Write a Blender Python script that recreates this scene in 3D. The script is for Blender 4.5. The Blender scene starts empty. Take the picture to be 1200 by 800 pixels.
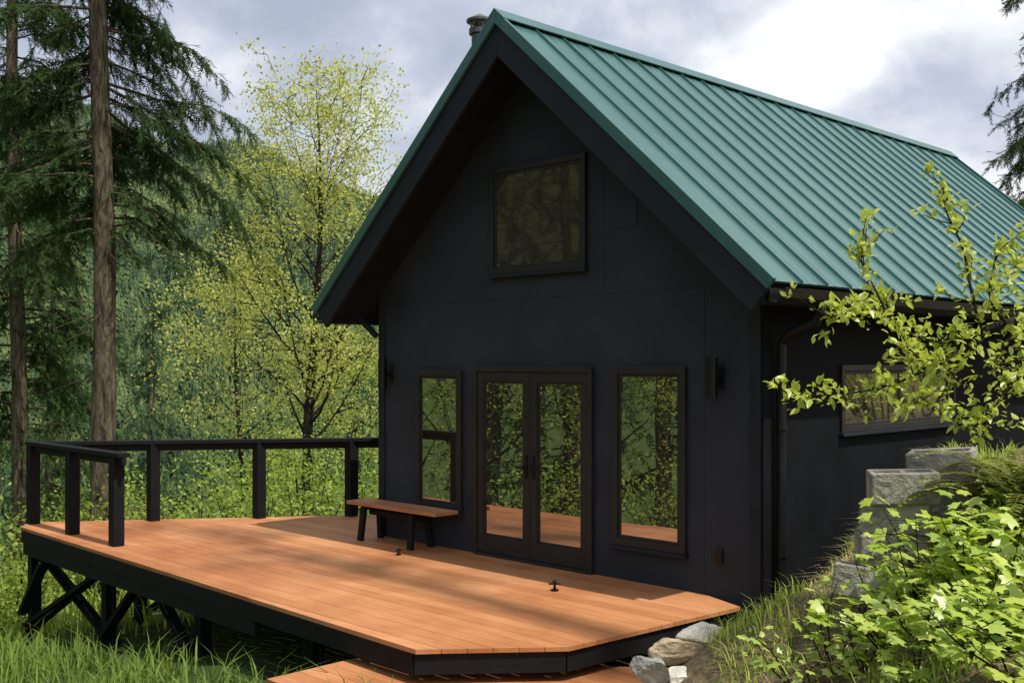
import bpy, bmesh, math, random
import numpy as np
from mathutils import Vector, Matrix, noise as mnoise
random.seed(7)
RNG = np.random.default_rng(7)
scene = bpy.context.scene
col = scene.collection
FL, HY, CH = 1285.0, 425.0, 2.08
def pix(px, py, Y): return ((px-600)/FL*Y, Y, CH-(py-HY)/FL*Y)
O = (.278, 11.34); G = (.7023, -.7123); R = (.7123, .7023)
def L(lx, ly, z=0.0): return (O[0]+lx*G[0]+ly*R[0], O[1]+lx*G[1]+ly*R[1], z)
def toL(p): return ((p[0]-O[0])*G[0]+(p[1]-O[1])*G[1], (p[0]-O[0])*R[0]+(p[1]-O[1])*R[1])

# ------------------------------------------------------------------ terrain height
def sst(a, b, x):
    t = np.clip((x-a)/(b-a), 0, 1); return t*t*(3-2*t)
def ground(x, y):
    x = np.asarray(x, float); y = np.asarray(y, float)
    d = np.maximum(-.8*x+.35*(y-10), 0)
    u = .1*d**1.25
    base = -.5-45*(1-np.exp(-u/45))
    e = x-.15*y
    q = (x-O[0])*G[0]+(y-O[1])*G[1]-2.67
    bk_ = sst(-.65, 2.3, e)*sst(0, 1.35, q)*sst(60, 20, np.abs(x)+np.abs(y))
    bank = 1.72*bk_+bk_*(.10*np.sin(x*6.3+y*3.1)*np.sin(y*5.2-x*2.4)+.07*np.sin(x*11+y*2)*np.sin(y*9.1))
    bank = bank+.38*np.exp(-((x-1.36)**2+(y-7.5)**2)/.40)      # the stones lie on a small heap of earth
    bank = bank-.20*bk_*np.exp(-((x-2.12)**2+(y-6.3)**2)/.16)  # hollow in front of the blocks
    r = np.hypot(x, y); az = np.arctan2(x, y)
    amp = np.interp(az, [-3.1, -2.2, -1.2, -.6, -.36, -.12, .1, .4, 3.1], [30, 120, 210, 200, 165, 108, 85, 40, 20])
    amp = amp*(1+.05*np.sin(az*23)+.03*np.sin(az*51+1))
    hill = sst(100, 820, r)*(amp+42)
    bump = .05*np.sin(x*2.1+.7*y)*np.cos(y*1.7-x*.6)+.03*np.sin(x*5.1)*np.sin(y*4.3)
    return base+bank+hill+bump
def gz(x, y): return float(ground(x, y))

# ------------------------------------------------------------------ materials
def newmat(name):
    m = bpy.data.materials.new(name); m.use_nodes = True
    m.node_tree.nodes.clear(); return m, m.node_tree
def nd(nt, typ, ins=None, **props):
    n = nt.nodes.new(typ)
    for k, v in props.items(): setattr(n, k, v)
    for k, v in (ins or {}).items():
        s = n.inputs[k]
        if isinstance(v, bpy.types.NodeSocket): nt.links.new(v, s)
        else:
            if isinstance(v, (tuple, list)) and len(v) == 3 and s.type == 'RGBA': v = (*v, 1)
            s.default_value = v
    return n
def ramp(nt, fac, stops):
    n = nt.nodes.new('ShaderNodeValToRGB'); nt.links.new(fac, n.inputs[0])
    e = n.color_ramp.elements
    while len(e) < len(stops): e.new(.5)
    for i, (p, c) in enumerate(stops): e[i].position = p; e[i].color = (*c, 1)
    return n.outputs[0]
def mixc(nt, fac, a, b, mode='MIX'):
    n = nt.nodes.new('ShaderNodeMix'); n.data_type = 'RGBA'; n.blend_type = mode
    for idx, v in ((0, fac), (6, a), (7, b)):
        s = n.inputs[idx]
        if isinstance(v, bpy.types.NodeSocket): nt.links.new(v, s)
        else: s.default_value = (*v, 1) if isinstance(v, tuple) else v
    return n.outputs[2]
def out(nt, sh): nd(nt, 'ShaderNodeOutputMaterial', {'Surface': sh})
def sc(c, k): return tuple(min(1, x*k) for x in c)
def objc(nt, scale=(1, 1, 1), rot=(0, 0, 0)):
    t = nd(nt, 'ShaderNodeTexCoord').outputs['Object']
    m = nd(nt, 'ShaderNodeMapping', {'Vector': t}); m.inputs['Rotation'].default_value = rot
    m2 = nd(nt, 'ShaderNodeMapping', {'Vector': m.outputs[0]}); m2.inputs['Scale'].default_value = scale
    return m2.outputs[0]
def noise(nt, vec, scale, detail=5, rough=.55, dist=0):
    return nd(nt, 'ShaderNodeTexNoise', {'Vector': vec, 'Scale': scale, 'Detail': detail, 'Roughness': rough, 'Distortion': dist}).outputs['Fac']
def simple(name, c, rough=.6, var=.25, nscale=6, bump=.1, bscale=40, metal=0, stretch=(1, 1, 1), spec=.5):
    m, nt = newmat(name)
    v = objc(nt, stretch)
    f = noise(nt, v, nscale)
    cc = ramp(nt, f, [(.3, sc(c, 1-var)), (.7, sc(c, 1+var))])
    b = nd(nt, 'ShaderNodeBump', {'Height': noise(nt, v, bscale, 4), 'Strength': bump, 'Distance': .02})
    rr = nd(nt, 'ShaderNodeMapRange', {'Value': f, 'From Min': .3, 'From Max': .7, 'To Min': max(.02, rough-.08), 'To Max': min(1, rough+.08)})
    p = nd(nt, 'ShaderNodeBsdfPrincipled', {'Base Color': cc, 'Roughness': rr.outputs[0], 'Metallic': metal, 'Normal': b.outputs[0], 'Specular IOR Level': spec})
    out(nt, p.outputs[0]); return m
def softnormal(nt, k):
    # leaf masses scatter light like a volume: lean the shading normal towards the sky
    g = nd(nt, 'ShaderNodeNewGeometry')
    v = nd(nt, 'ShaderNodeVectorMath', {0: g.outputs['Normal'], 1: (1-k, 1-k, 1-k)}, operation='MULTIPLY')
    v = nd(nt, 'ShaderNodeVectorMath', {0: v.outputs[0], 1: (.12*k, -.12*k, k)}, operation='ADD')
    v = nd(nt, 'ShaderNodeVectorMath', {0: v.outputs[0]}, operation='NORMALIZE')
    return v.outputs[0]
def leafm(name, c1, c2, tr=.4, gloss=0.0, tgain=1.3):
    m, nt = newmat(name)
    g = nd(nt, 'ShaderNodeNewGeometry')
    c = mixc(nt, g.outputs['Random Per Island'], c1, c2)
    p = nd(nt, 'ShaderNodeBsdfDiffuse', {'Color': c})
    c3 = mixc(nt, 1.0, c, (tgain, tgain, tgain*.6), 'MULTIPLY')
    tl = nd(nt, 'ShaderNodeBsdfTranslucent', {'Color': c3})
    mx = nd(nt, 'ShaderNodeMixShader', {0: tr, 1: p.outputs[0], 2: tl.outputs[0]})
    if gloss:
        gl = nd(nt, 'ShaderNodeBsdfGlossy', {'Color': (.9,.95,.9), 'Roughness': .38})
        mx = nd(nt, 'ShaderNodeMixShader', {0: gloss, 1: mx.outputs[0], 2: gl.outputs[0]})
    out(nt, mx.outputs[0]); return m
def woodm(name, ca, cb, cc_, ang=45.4):
    m, nt = newmat(name)
    v = objc(nt, (.9, 14, 14), (0, 0, math.radians(ang)))
    v2 = objc(nt, (1, 1, 1))
    g = nd(nt, 'ShaderNodeNewGeometry').outputs['Random Per Island']
    tone = ramp(nt, g, [(0, ca), (.5, cb), (1, cc_)])
    gr = noise(nt, v, 3.0, 8, .65, .4)
    grc = ramp(nt, gr, [(.3, (.82, .80, .77)), (.6, (1.05, 1.05, 1.05))])
    c = mixc(nt, 1.0, tone, grc, 'MULTIPLY')
    w = noise(nt, v2, .75, 5, .6, .3)
    wc = ramp(nt, w, [(.36, (.80, .71, .66)), (.5, (1.0, 1.0, 1.0)), (.62, (1.16, 1.23, 1.34))])
    c = mixc(nt, 1.0, c, wc, 'MULTIPLY')
    b = nd(nt, 'ShaderNodeBump', {'Height': gr, 'Strength': .2, 'Distance': .01})
    p = nd(nt, 'ShaderNodeBsdfPrincipled', {'Base Color': c, 'Roughness': .58, 'Normal': b.outputs[0], 'Specular IOR Level': .3})
    out(nt, p.outputs[0]); return m

M = {}
M['wall'] = simple('charcoal_paint', (.0250, .0300, .0400), .72, .25, 1.6, .16, 60, spec=.22)
M['side_shade'] = simple('shade_darkened_side', (.0080, .0088, .0105), .8, .25, 3, .15, 50, spec=.08)  # side wall colour darkened to carry the shade of trees
M['trim'] = simple('black_trim_paint', (.0170, .0203, .0270), .65, .2, 4, .08, 50, spec=.2)
M['frame'] = simple('dark_bronze_frame', (.022, .0205, .0195), .5, .2, 6, .05, 50, spec=.3)
M['soffit'] = simple('dark_soffit', (.013, .015, .0195), .8, .2, 4, .1, 30, spec=.15)
M['deckblack'] = simple('black_timber', (.0075, .0075, .009), .75, .3, 5, .25, 25, spec=.2)
M['metal'] = simple('black_metal', (.008, .008, .009), .4, .2, 8, .05, 60, .4)
M['steel'] = simple('stove_pipe_steel', (.10, .098, .10), .38, .3, 7, .05, 40, .8)
M['gutter'] = simple('dark_gutter', (.011, .0105, .0105), .45, .2, 3, .03, 20, .2, spec=.3)
M['deck'] = woodm('stained_deck_wood', (.385, .152, .058), (.43, .180, .071), (.47, .206, .086))
M['bench'] = woodm('bench_wood', (.40, .18, .08), (.44, .20, .09), (.47, .22, .10))
m, nt = newmat('green_roof_metal')
vv = objc(nt, (1.2, 1.2, .35), (0, 0, math.radians(45.4)))
f = noise(nt, vv, 1.6, 6, .6)
cc = ramp(nt, f, [(.3, (.036, .112, .103)), (.7, (.056, .150, .140))])
bb = nd(nt, 'ShaderNodeBump', {'Height': noise(nt, vv, 3.0, 3), 'Strength': .12, 'Distance': .03})
p = nd(nt, 'ShaderNodeBsdfPrincipled', {'Base Color': cc, 'Roughness': .33, 'Metallic': .25, 'Normal': bb.outputs[0], 'Specular IOR Level': .65})
out(nt, p.outputs[0]); M['roof'] = m
def glassm(name, dark, fac, tint, rough=.012):
    m, nt = newmat(name)
    t = objc(nt)
    bp = nd(nt, 'ShaderNodeBump', {'Height': noise(nt, t, 1.2, 1), 'Strength': .03, 'Distance': .05})
    dcol = ramp(nt, noise(nt, t, 1.8, 4), [(.35, sc(dark, .7)), (.65, sc(dark, 1.3))])
    dk = nd(nt, 'ShaderNodeBsdfPrincipled', {'Base Color': dcol, 'Roughness': .5, 'Specular IOR Level': .1})
    gl = nd(nt, 'ShaderNodeBsdfGlossy', {'Color': tint, 'Roughness': rough, 'Normal': bp.outputs[0]})
    mx = nd(nt, 'ShaderNodeMixShader', {0: fac, 1: dk.outputs[0], 2: gl.outputs[0]})
    out(nt, mx.outputs[0]); return m
M['glass'] = glassm('window_glass', (.012, .011, .010), .46, (.95, .92, .90))
M['glass_dim'] = glassm('dull_brown_upper_glass', (.032, .027, .023), .13, (.80, .64, .54), .02)  # brownish base with a low share of gloss
M['glass_side'] = glassm('side_window_glass', (.02, .018, .015), .34, (.9, .86, .78), .03)
def barkm(name, c1, c2, sz=.35, scale=9):
    m, nt = newmat(name)
    v = objc(nt, (1, 1, sz))
    f = noise(nt, v, scale, 8, .72, .8)
    c = ramp(nt, f, [(.38, c1), (.64, c2)])
    b = nd(nt, 'ShaderNodeBump', {'Height': f, 'Strength': 1.0, 'Distance': .16})
    p = nd(nt, 'ShaderNodeBsdfPrincipled', {'Base Color': c, 'Roughness': .9, 'Normal': b.outputs[0], 'Specular IOR Level': .15})
    out(nt, p.outputs[0]); return m
M['bark'] = barkm('fir_bark', (.038, .031, .022), (.28, .225, .15), .22, 13)
M['bark2'] = barkm('grey_bark', (.022, .019, .015), (.09, .076, .058), .4, 14)
M['fir'] = leafm('fir_needles', (.020, .044, .017), (.070, .112, .040), .25)
M['fir2'] = leafm('hazy_fir_needles', (.026, .052, .030), (.074, .112, .050), .25)
M['spring'] = leafm('spring_leaves', (.38, .42, .11), (.62, .63, .22), .45)
M['spring2'] = leafm('fresh_green_leaves', (.25, .32, .07), (.45, .49, .15), .45)
M['bush'] = leafm('understory_leaves', (.17, .25, .045), (.41, .49, .12), .45)
M['mirror_leaf'] = leafm('leaves_left_of_deck', (.15, .21, .04), (.42, .48, .12), .45)
M['apple'] = leafm('fruit_tree_leaves', (.28, .37, .05), (.56, .60, .15), .45, .04)
M['berry'] = leafm('lobed_leaves', (.29, .42, .055), (.54, .62, .13), .45, .05)
M['fern'] = leafm('fern_fronds', (.12, .17, .04), (.25, .24, .07), .3)
M['grass'] = leafm('green_grass', (.08, .145, .03), (.22, .31, .07), .35)
M['grassb'] = leafm('bright_grass', (.22, .32, .05), (.46, .54, .13), .4)
M['straw'] = leafm('straw', (.40, .31, .17), (.66, .55, .36), .3)
m, nt = newmat('far_forest')
g = nd(nt, 'ShaderNodeNewGeometry')
tt = nd(nt, 'ShaderNodeTexCoord').outputs['Object']
f1_ = noise(nt, tt, .13, 2); f2 = noise(nt, tt, .012, 4)
ff = nd(nt, 'ShaderNodeMath', {0: f1_, 1: f2}, operation='ADD')
ff = nd(nt, 'ShaderNodeMath', {0: g.outputs['Random Per Island'], 1: .16, 2: ff.outputs[0]}, operation='MULTIPLY_ADD')
ff = nd(nt, 'ShaderNodeMath', {0: ff.outputs[0], 1: .6}, operation='MULTIPLY')
c = ramp(nt, ff.outputs[0], [(.52, (.012, .027, .014)), (.64, (.042, .074, .030)), (.78, (.115, .152, .052))])
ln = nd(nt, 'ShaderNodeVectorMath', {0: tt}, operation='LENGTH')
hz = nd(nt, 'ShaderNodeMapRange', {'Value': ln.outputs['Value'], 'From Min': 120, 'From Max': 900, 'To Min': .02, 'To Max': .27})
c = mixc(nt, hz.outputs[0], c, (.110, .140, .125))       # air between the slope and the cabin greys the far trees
p = nd(nt, 'ShaderNodeBsdfDiffuse', {'Color': c, 'Normal': softnormal(nt, .4)})
out(nt, p.outputs[0]); M['forest'] = m
m, nt = newmat('ground_soil')
t = nd(nt, 'ShaderNodeTexCoord').outputs['Object']
a = noise(nt, t, 1.3, 6, .65); b_ = noise(nt, t, 14, 8, .7)
soil = ramp(nt, b_, [(.3, (.12, .082, .05)), (.55, (.27, .195, .12)), (.72, (.44, .35, .23))])
green = ramp(nt, b_, [(.3, (.03, .055, .018)), (.7, (.080, .115, .036))])
sep = nd(nt, 'ShaderNodeSeparateXYZ', {0: t})
lf = nd(nt, 'ShaderNodeMapRange', {'Value': sep.outputs[0], 'From Min': 1.0, 'From Max': -.6, 'To Min': -.2, 'To Max': .75})
fa = nd(nt, 'ShaderNodeMath', {0: a, 1: lf.outputs[0]}, operation='ADD', use_clamp=True)
c = mixc(nt, fa.outputs[0], soil, green)
b = nd(nt, 'ShaderNodeBump', {'Height': b_, 'Strength': .9, 'Distance': .07})
p = nd(nt, 'ShaderNodeBsdfPrincipled', {'Base Color': c, 'Roughness': .95, 'Normal': b.outputs[0], 'Specular IOR Level': .1})
out(nt, p.outputs[0]); M['ground'] = m
M['concrete'] = simple('concrete_block', (.31, .29, .24), .92, .48, 6, 1.0, 35, spec=.15)
def rockm(name, c):
    return simple(name, c, .85, .38, 6, .9, 22, spec=.2)
M['rock_white'] = rockm('white_stone', (.70, .65, .56))
M['rock_buff'] = rockm('buff_stone', (.54, .42, .28))
M['rock_grey'] = rockm('grey_stone', (.29, .30, .27))

# ------------------------------------------------------------------ mesh helpers
BASE = {}
def tag(o, label=None, cat=None, group=None, kind=None):
    if label: o['label'] = label
    if cat: o['category'] = cat
    if group: o['group'] = group
    if kind: o['kind'] = kind
    return o
def empty(name, loc, label, cat, group=None):
    o = bpy.data.objects.new(name, None); col.objects.link(o)
    o.location = loc; o.empty_display_size = .2; BASE[o.name] = tuple(loc)
    return tag(o, label, cat, group)
def link(name, me, mat, parent=None, base=(0, 0, 0), bevel=0, smooth=False):
    o = bpy.data.objects.new(name, me); col.objects.link(o)
    me.materials.append(mat)
    if parent: o.parent = parent; BASE[o.name] = BASE[parent.name]
    else: o.location = base; BASE[o.name] = tuple(base)
    if bevel:
        md = o.modifiers.new('bevel', 'BEVEL'); md.width = bevel; md.segments = 2; md.limit_method = 'ANGLE'; md.angle_limit = math.radians(40)
    if smooth:
        me.polygons.foreach_set('use_smooth', [True]*len(me.polygons))
    return o
class MB:
    def __init__(s, xf=None): s.v = []; s.f = []; s.xf = xf
    def add(s, vs, fs):
        n = len(s.v)
        s.v += [s.xf(*p) if s.xf else tuple(p) for p in vs]
        s.f += [tuple(i+n for i in f) for f in fs]
    def box(s, x0, x1, y0, y1, z0, z1):
        s.add([(x0,y0,z0),(x1,y0,z0),(x1,y1,z0),(x0,y1,z0),(x0,y0,z1),(x1,y0,z1),(x1,y1,z1),(x0,y1,z1)],
              [(0,3,2,1),(4,5,6,7),(0,1,5,4),(1,2,6,5),(2,3,7,6),(3,0,4,7)])
    def prism(s, poly, z0, z1):
        n = len(poly)
        s.add([(p[0],p[1],z0) for p in poly]+[(p[0],p[1],z1) for p in poly],
              [tuple(range(n-1,-1,-1)), tuple(range(n,2*n))]+[(i,(i+1)%n,n+(i+1)%n,n+i) for i in range(n)])
    def beam(s, p, q, w, h, up=(0,0,1)):
        p, q, up = Vector(p), Vector(q), Vector(up)
        d = (q-p).normalized(); sd = d.cross(up).normalized(); u = sd.cross(d)
        vs = []
        for e in (p, q):
            for a, b in ((-1,-1),(1,-1),(1,1),(-1,1)): vs.append(tuple(e+sd*(a*w/2)+u*(b*h/2)))
        s.add(vs, [(3,2,1,0),(4,5,6,7),(0,1,5,4),(1,2,6,5),(2,3,7,6),(3,0,4,7)])
    def tube(s, pts, rad, n=8, caps=True):
        pts = [Vector(p) for p in pts]; k = len(pts)
        if not hasattr(rad, '__len__'): rad = [rad]*k
        d0 = (pts[1]-pts[0]).normalized()
        ref = Vector((0,0,1)) if abs(d0.z) < .9 else Vector((1,0,0))
        sd = d0.cross(ref).normalized()
        vs = []
        for i in range(k):
            d = (pts[min(i+1,k-1)]-pts[max(i-1,0)])
            d = d.normalized() if d.length > 1e-9 else d0
            sd = (sd-d*sd.dot(d)).normalized(); u = d.cross(sd)
            for j in range(n):
                a = 2*math.pi*j/n
                vs.append(tuple(pts[i]+(sd*math.cos(a)+u*math.sin(a))*rad[i]))
        fs = [(i*n+j, i*n+(j+1)%n, (i+1)*n+(j+1)%n, (i+1)*n+j) for i in range(k-1) for j in range(n)]
        if caps: fs += [tuple(range(n-1,-1,-1)), tuple(range((k-1)*n, k*n))]
        s.add(vs, fs)
    def build(s, name, mat, parent=None, base=(0,0,0), bevel=0, smooth=False):
        b = BASE[parent.name] if parent else base
        me = bpy.data.meshes.new(name)
        me.from_pydata([(x-b[0], y-b[1], z-b[2]) for x, y, z in s.v], [], s.f)
        bm = bmesh.new(); bm.from_mesh(me); bmesh.ops.recalc_face_normals(bm, faces=bm.faces); bm.to_mesh(me); bm.free()
        return link(name, me, mat, parent, base, bevel, smooth)
def mesh_np(name, V, F):
    me = bpy.data.meshes.new(name)
    V = np.ascontiguousarray(V, np.float32); F = np.ascontiguousarray(F, np.int32)
    me.vertices.add(len(V)); me.vertices.foreach_set('co', V.ravel())
    me.loops.add(F.size); me.loops.foreach_set('vertex_index', F.ravel())
    me.polygons.add(len(F)); me.polygons.foreach_set('loop_start', np.arange(len(F), dtype=np.int32)*F.shape[1])
    me.update(calc_edges=True); return me
def nrm(a): return a/np.maximum(np.linalg.norm(a, axis=-1, keepdims=True), 1e-9)
def frames(d, up):
    d = nrm(d); s = nrm(np.cross(d, up)); n = np.cross(s, d)
    return np.stack([s, d, n], axis=-1)
def inst(T, TF, pos, Mx, size):
    T = np.asarray(T, float); TF = np.asarray(TF)
    V = np.einsum('nij,kj->nki', Mx, T)*np.asarray(size)[:, None, None]+pos[:, None, :]
    F = TF[None]+(np.arange(len(pos))*len(T))[:, None, None]
    return V.reshape(-1, 3), F.reshape(-1, TF.shape[1])
def leaves(name, mat, parent, tmpl, pos, d, up, size, base=None):
    pos = np.array(pos, float); d = np.array(d, float); up = np.array(up, float)
    b = np.array(BASE[parent.name] if parent else base)
    V, F = inst(tmpl[0], tmpl[1], pos-b, frames(d, up), np.array(size, float))
    return link(name, mesh_np(name, V, F), mat, parent, base or (0, 0, 0))
T_DIA = ([(0,0,0),(.32,.45,.07),(0,1,0),(-.32,.45,.07)], [(0,1,2),(0,2,3)])
def fan(outl, c):
    n = len(outl); return ([c]+outl, [(0,1+i,1+(i+1)%n) for i in range(n)])
T_OV = fan([(0,0,0),(.2,.18,.05),(.29,.45,.08),(.2,.75,.05),(0,1.05,-.08),(-.2,.75,.05),(-.29,.45,.08),(-.2,.18,.05)], (0,.5,0))
_o = [(0,1.0),(12,.78),(26,.62),(40,.82),(52,.9),(64,.66),(82,.52),(100,.66),(116,.6),(140,.36),(165,.30)]
_pts = [(r*math.sin(math.radians(a)), .25+.75*r*math.cos(math.radians(a)), -.10*r*r+.02*(i%2)) for i, (a, r) in enumerate(_o)]
_pts = _pts+[(0,.12,0)]+[(-x, y, z) for x, y, z in reversed(_pts[1:])]
T_MAP = fan(_pts, (0,.25,.04))
_sv, _sf = [], []
for i in range(9):      # a fir twig: short needle tufts off one axis
    y = i/9
    for sg in (1,-1):
        k = len(_sv); w = .22*(1-.5*y)*(.6+.8*((i*37) % 5)/5); dz = .16*(((i*13) % 7)/7-.6)
        _sv += [(0,y,0),(0,y+.085,0),(sg*w,y+.18,dz)]; _sf.append((k,k+1,k+2))
T_SPRAY = (_sv, _sf)

# ------------------------------------------------------------------ ground sheet
def axis(lo, hi, step, far, g=1.17):
    a = list(np.arange(lo, hi+1e-6, step)); s = step
    x = hi
    while x < far: s *= g; x += s; a.append(x)
    s = step; x = lo; pre = []
    while x > -far: s *= g; x -= s; pre.append(x)
    return np.array(pre[::-1]+a)
xs = axis(-9, 6, .13, 3000); ys = axis(2, 16, .13, 3000)
X, Y = np.meshgrid(xs, ys); Z = ground(X, Y)
nx, ny = len(xs), len(ys)
idx = np.arange(nx*ny).reshape(ny, nx)
F = np.stack([idx[:-1,:-1], idx[:-1,1:], idx[1:,1:], idx[1:,:-1]], -1).reshape(-1, 4)
go = link('ground', mesh_np('ground', np.stack([X, Y, Z], -1).reshape(-1, 3), F), M['ground'], smooth=True)
tag(go, 'soil and grass slope falling away to the forested valley', 'ground', kind='structure')

# ------------------------------------------------------------------ cabin
cab = empty('cabin', L(0, 4.6, -.5), 'black gabled cabin with green metal roof standing behind the wooden deck', 'cabin')
TH = math.atan(2.815/3.15); CT, ST, TT = math.cos(TH), math.sin(TH), math.tan(TH)
RZ = 5.545; LS = 3.15/CT
def rp(sg, s, h, y): return L(sg*(s*CT+h*ST), y, RZ-s*ST+h*CT)
def sprism(mb, sg, h0, h1, y0, y1, s1):
    a0 = -h0*TT; a1 = -h1*TT
    mb.add([rp(sg,a0,h0,y0), rp(sg,s1,h0,y0), rp(sg,s1,h1,y0), rp(sg,a1,h1,y0), rp(sg,a0,h0,y1), rp(sg,s1,h0,y1), rp(sg,s1,h1,y1), rp(sg,a1,h1,y1)],
           [(3,2,1,0),(4,5,6,7),(0,1,5,4),(1,2,6,5),(2,3,7,6),(3,0,4,7)])
HW = 2.67
def ztop(x): return RZ-abs(x)*TT
w = MB()
prof = [(-HW,-.7),(HW,-.7),(HW,ztop(HW)-.12),(0,RZ-.12),(-HW,ztop(HW)-.12)]
w.add([L(x,0,z) for x, z in prof]+[L(x,9.3,z) for x, z in prof], [(4,3,2,1,0),(5,6,7,8,9)]+[(i,(i+1)%5,5+(i+1)%5,5+i) for i in range(5)])
wall = w.build('wall', M['wall'], cab)
b = MB(L); b.box(HW+.001, HW+.014, .10, 9.28, -.69, 2.86); b.build('side_shade_panel', M['side_shade'], wall)  # thin sheet over the side wall, tree shade put into its colour
b = MB(L); b.box(HW+.001, HW+.03, -.022, .098, -.6, 2.8); b.build('corner_board', M['side_shade'], cab, bevel=.003)  # side face of the corner, same shade-darkened colour
for sx in (-1, 1):
    t_ = MB(L); t_.box(min(sx*2.56, sx*2.668), max(sx*2.56, sx*2.668), -.022, .0, -.6, 3.0)
    t_.build('corner_board', M['trim'], cab, bevel=.003)
t_ = MB(L)
t_.box(-2.555, 2.555, -.004, .0, 2.75, 2.762); t_.box(.885, .896, -.003, .0, 2.763, 4.3)
t_.box(.975, 1.30, -.009, .0, 3.38, 3.64); t_.box(2.06, 2.071, -.003, .0, 0, 2.749)
t_.build('panel_seam', M['wall'], wall)
SEAM = .405
yy0, yy1 = -.57, 9.83
prof = []
n = int((yy1-yy0)/SEAM)
prof.append((yy0, 0))
for i in range(1, n+1):
    yk = yy0+i*SEAM
    prof += [(yk-.010,0),(yk-.006,.024),(yk+.006,.024),(yk+.010,0)]
    if i < n:
        for q in (.33, .66): prof += [(yk+q*SEAM-.02,0),(yk+q*SEAM,.005),(yk+q*SEAM+.02,0)]
prof.append((yy1, 0))
rb = MB()
for sg in (-1, 1):
    vs = []; k = len(prof)
    for y, h in prof: vs += [rp(sg,-h*TT+.0,h,y), rp(sg,LS,h,y)]
    nb = len(vs)
    vs += [rp(sg,.02*TT,-.02,yy0), rp(sg,LS,-.02,yy0), rp(sg,LS,-.02,yy1), rp(sg,.02*TT,-.02,yy1)]
    fs = [(2*i,2*i+1,2*i+3,2*i+2) for i in range(k-1)]+[(nb,nb+1,nb+2,nb+3)]
    fs.append(tuple([2*i+1 for i in range(k)]+[nb+2, nb+1]))
    rb.add(vs, fs)
roof = rb.build('roof', M['roof'], cab)
b = MB()
for sg in (-1, 1): sprism(b, sg, .028, .044, -.645, 9.86, .15)
b.build('ridge_cap', M['roof'], roof, bevel=.006)
for sg in (-1, 1):
    for y0, y1 in ((-.640,-.601),(9.801,9.84)):
        b = MB(); sprism(b, sg, -.07, .036, y0, y1, LS+.02); b.build('rake_trim', M['roof'], roof, bevel=.006)
    b = MB(); sprism(b, sg, -.2, -.024, -.549, 9.80, LS-.02); b.build('soffit', M['soffit'], roof)
    b = MB(); sprism(b, sg, -.31, -.03, -.600, -.551, LS); b.build('fascia', M['trim'], roof, bevel=.005)
    b = MB(L); x0, x1 = sorted((sg*3.0, sg*3.04)); b.box(x0, x1, -.548, 9.79, 2.55, 2.76); b.build('eave_board', M['trim'], roof)
def gutter(sg):
    g = MB()
    pr = [(3.07,2.68),(3.07,2.57),(3.15,2.55),(3.21,2.60),(3.23,2.68),(3.215,2.68),(3.195,2.605),(3.145,2.565),(3.085,2.58),(3.085,2.68)]
    k = len(pr)
    g.add([L(sg*x,-.54,z) for x, z in pr]+[L(sg*x,9.8,z) for x, z in pr], [tuple(range(k)), tuple(range(2*k-1,k-1,-1))]+[(i,(i+1)%k,k+(i+1)%k,k+i) for i in range(k)])
    return g.build('gutter', M['gutter'], cab)
gutter(1); gutter(-1)
b = MB()
pts = [L(3.15,.15,2.56), L(3.15,.15,2.50), L(3.10,.15,2.42), L(2.83,.155,2.32), L(2.765,.16,2.24), L(2.76,.16,1.9), L(2.76,.16,-.35)]
b.tube(pts, .042, 10)
for z in (.4, 1.5): b.tube([L(2.76,.16,z), L(2.76,.16,z+.03)], .052, 10)
b.build('downspout', M['gutter'], cab, smooth=False)
b = MB(); b.beam(L(-3.02,-.12,2.70), L(-2.68,-.04,2.40), .05, .06); b.build('bracket', M['trim'], cab)
pl = (-1.36, .43)
b = MB(); c = L(*pl)
b.tube([(c[0],c[1],4.15),(c[0],c[1],5.87)], .095, 18)
b.tube([(c[0],c[1],5.60),(c[0],c[1],5.66)], .105, 18)
ch = b.build('chimney_pipe', M['steel'], cab)
b = MB()
b.tube([(c[0],c[1],5.85),(c[0],c[1],5.91),(c[0],c[1],5.925)], [.125,.125,.105], 18)
for k in range(4):
    a = k*math.pi/2+.4; b.beam((c[0]+.105*math.cos(a),c[1]+.105*math.sin(a),5.91),(c[0]+.105*math.cos(a),c[1]+.105*math.sin(a),6.0),.014,.022,(1,0,.1))
b.tube([(c[0],c[1],5.99),(c[0],c[1],6.015),(c[0],c[1],6.08)], [.155,.155,.03], 18)
b.build('chimney_cap', M['steel'], ch)
b = MB(); b.tube([(c[0],c[1],4.2),(c[0],c[1],4.5)], [.25,.105], 18); b.build('flashing', M['steel'], ch)
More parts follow.
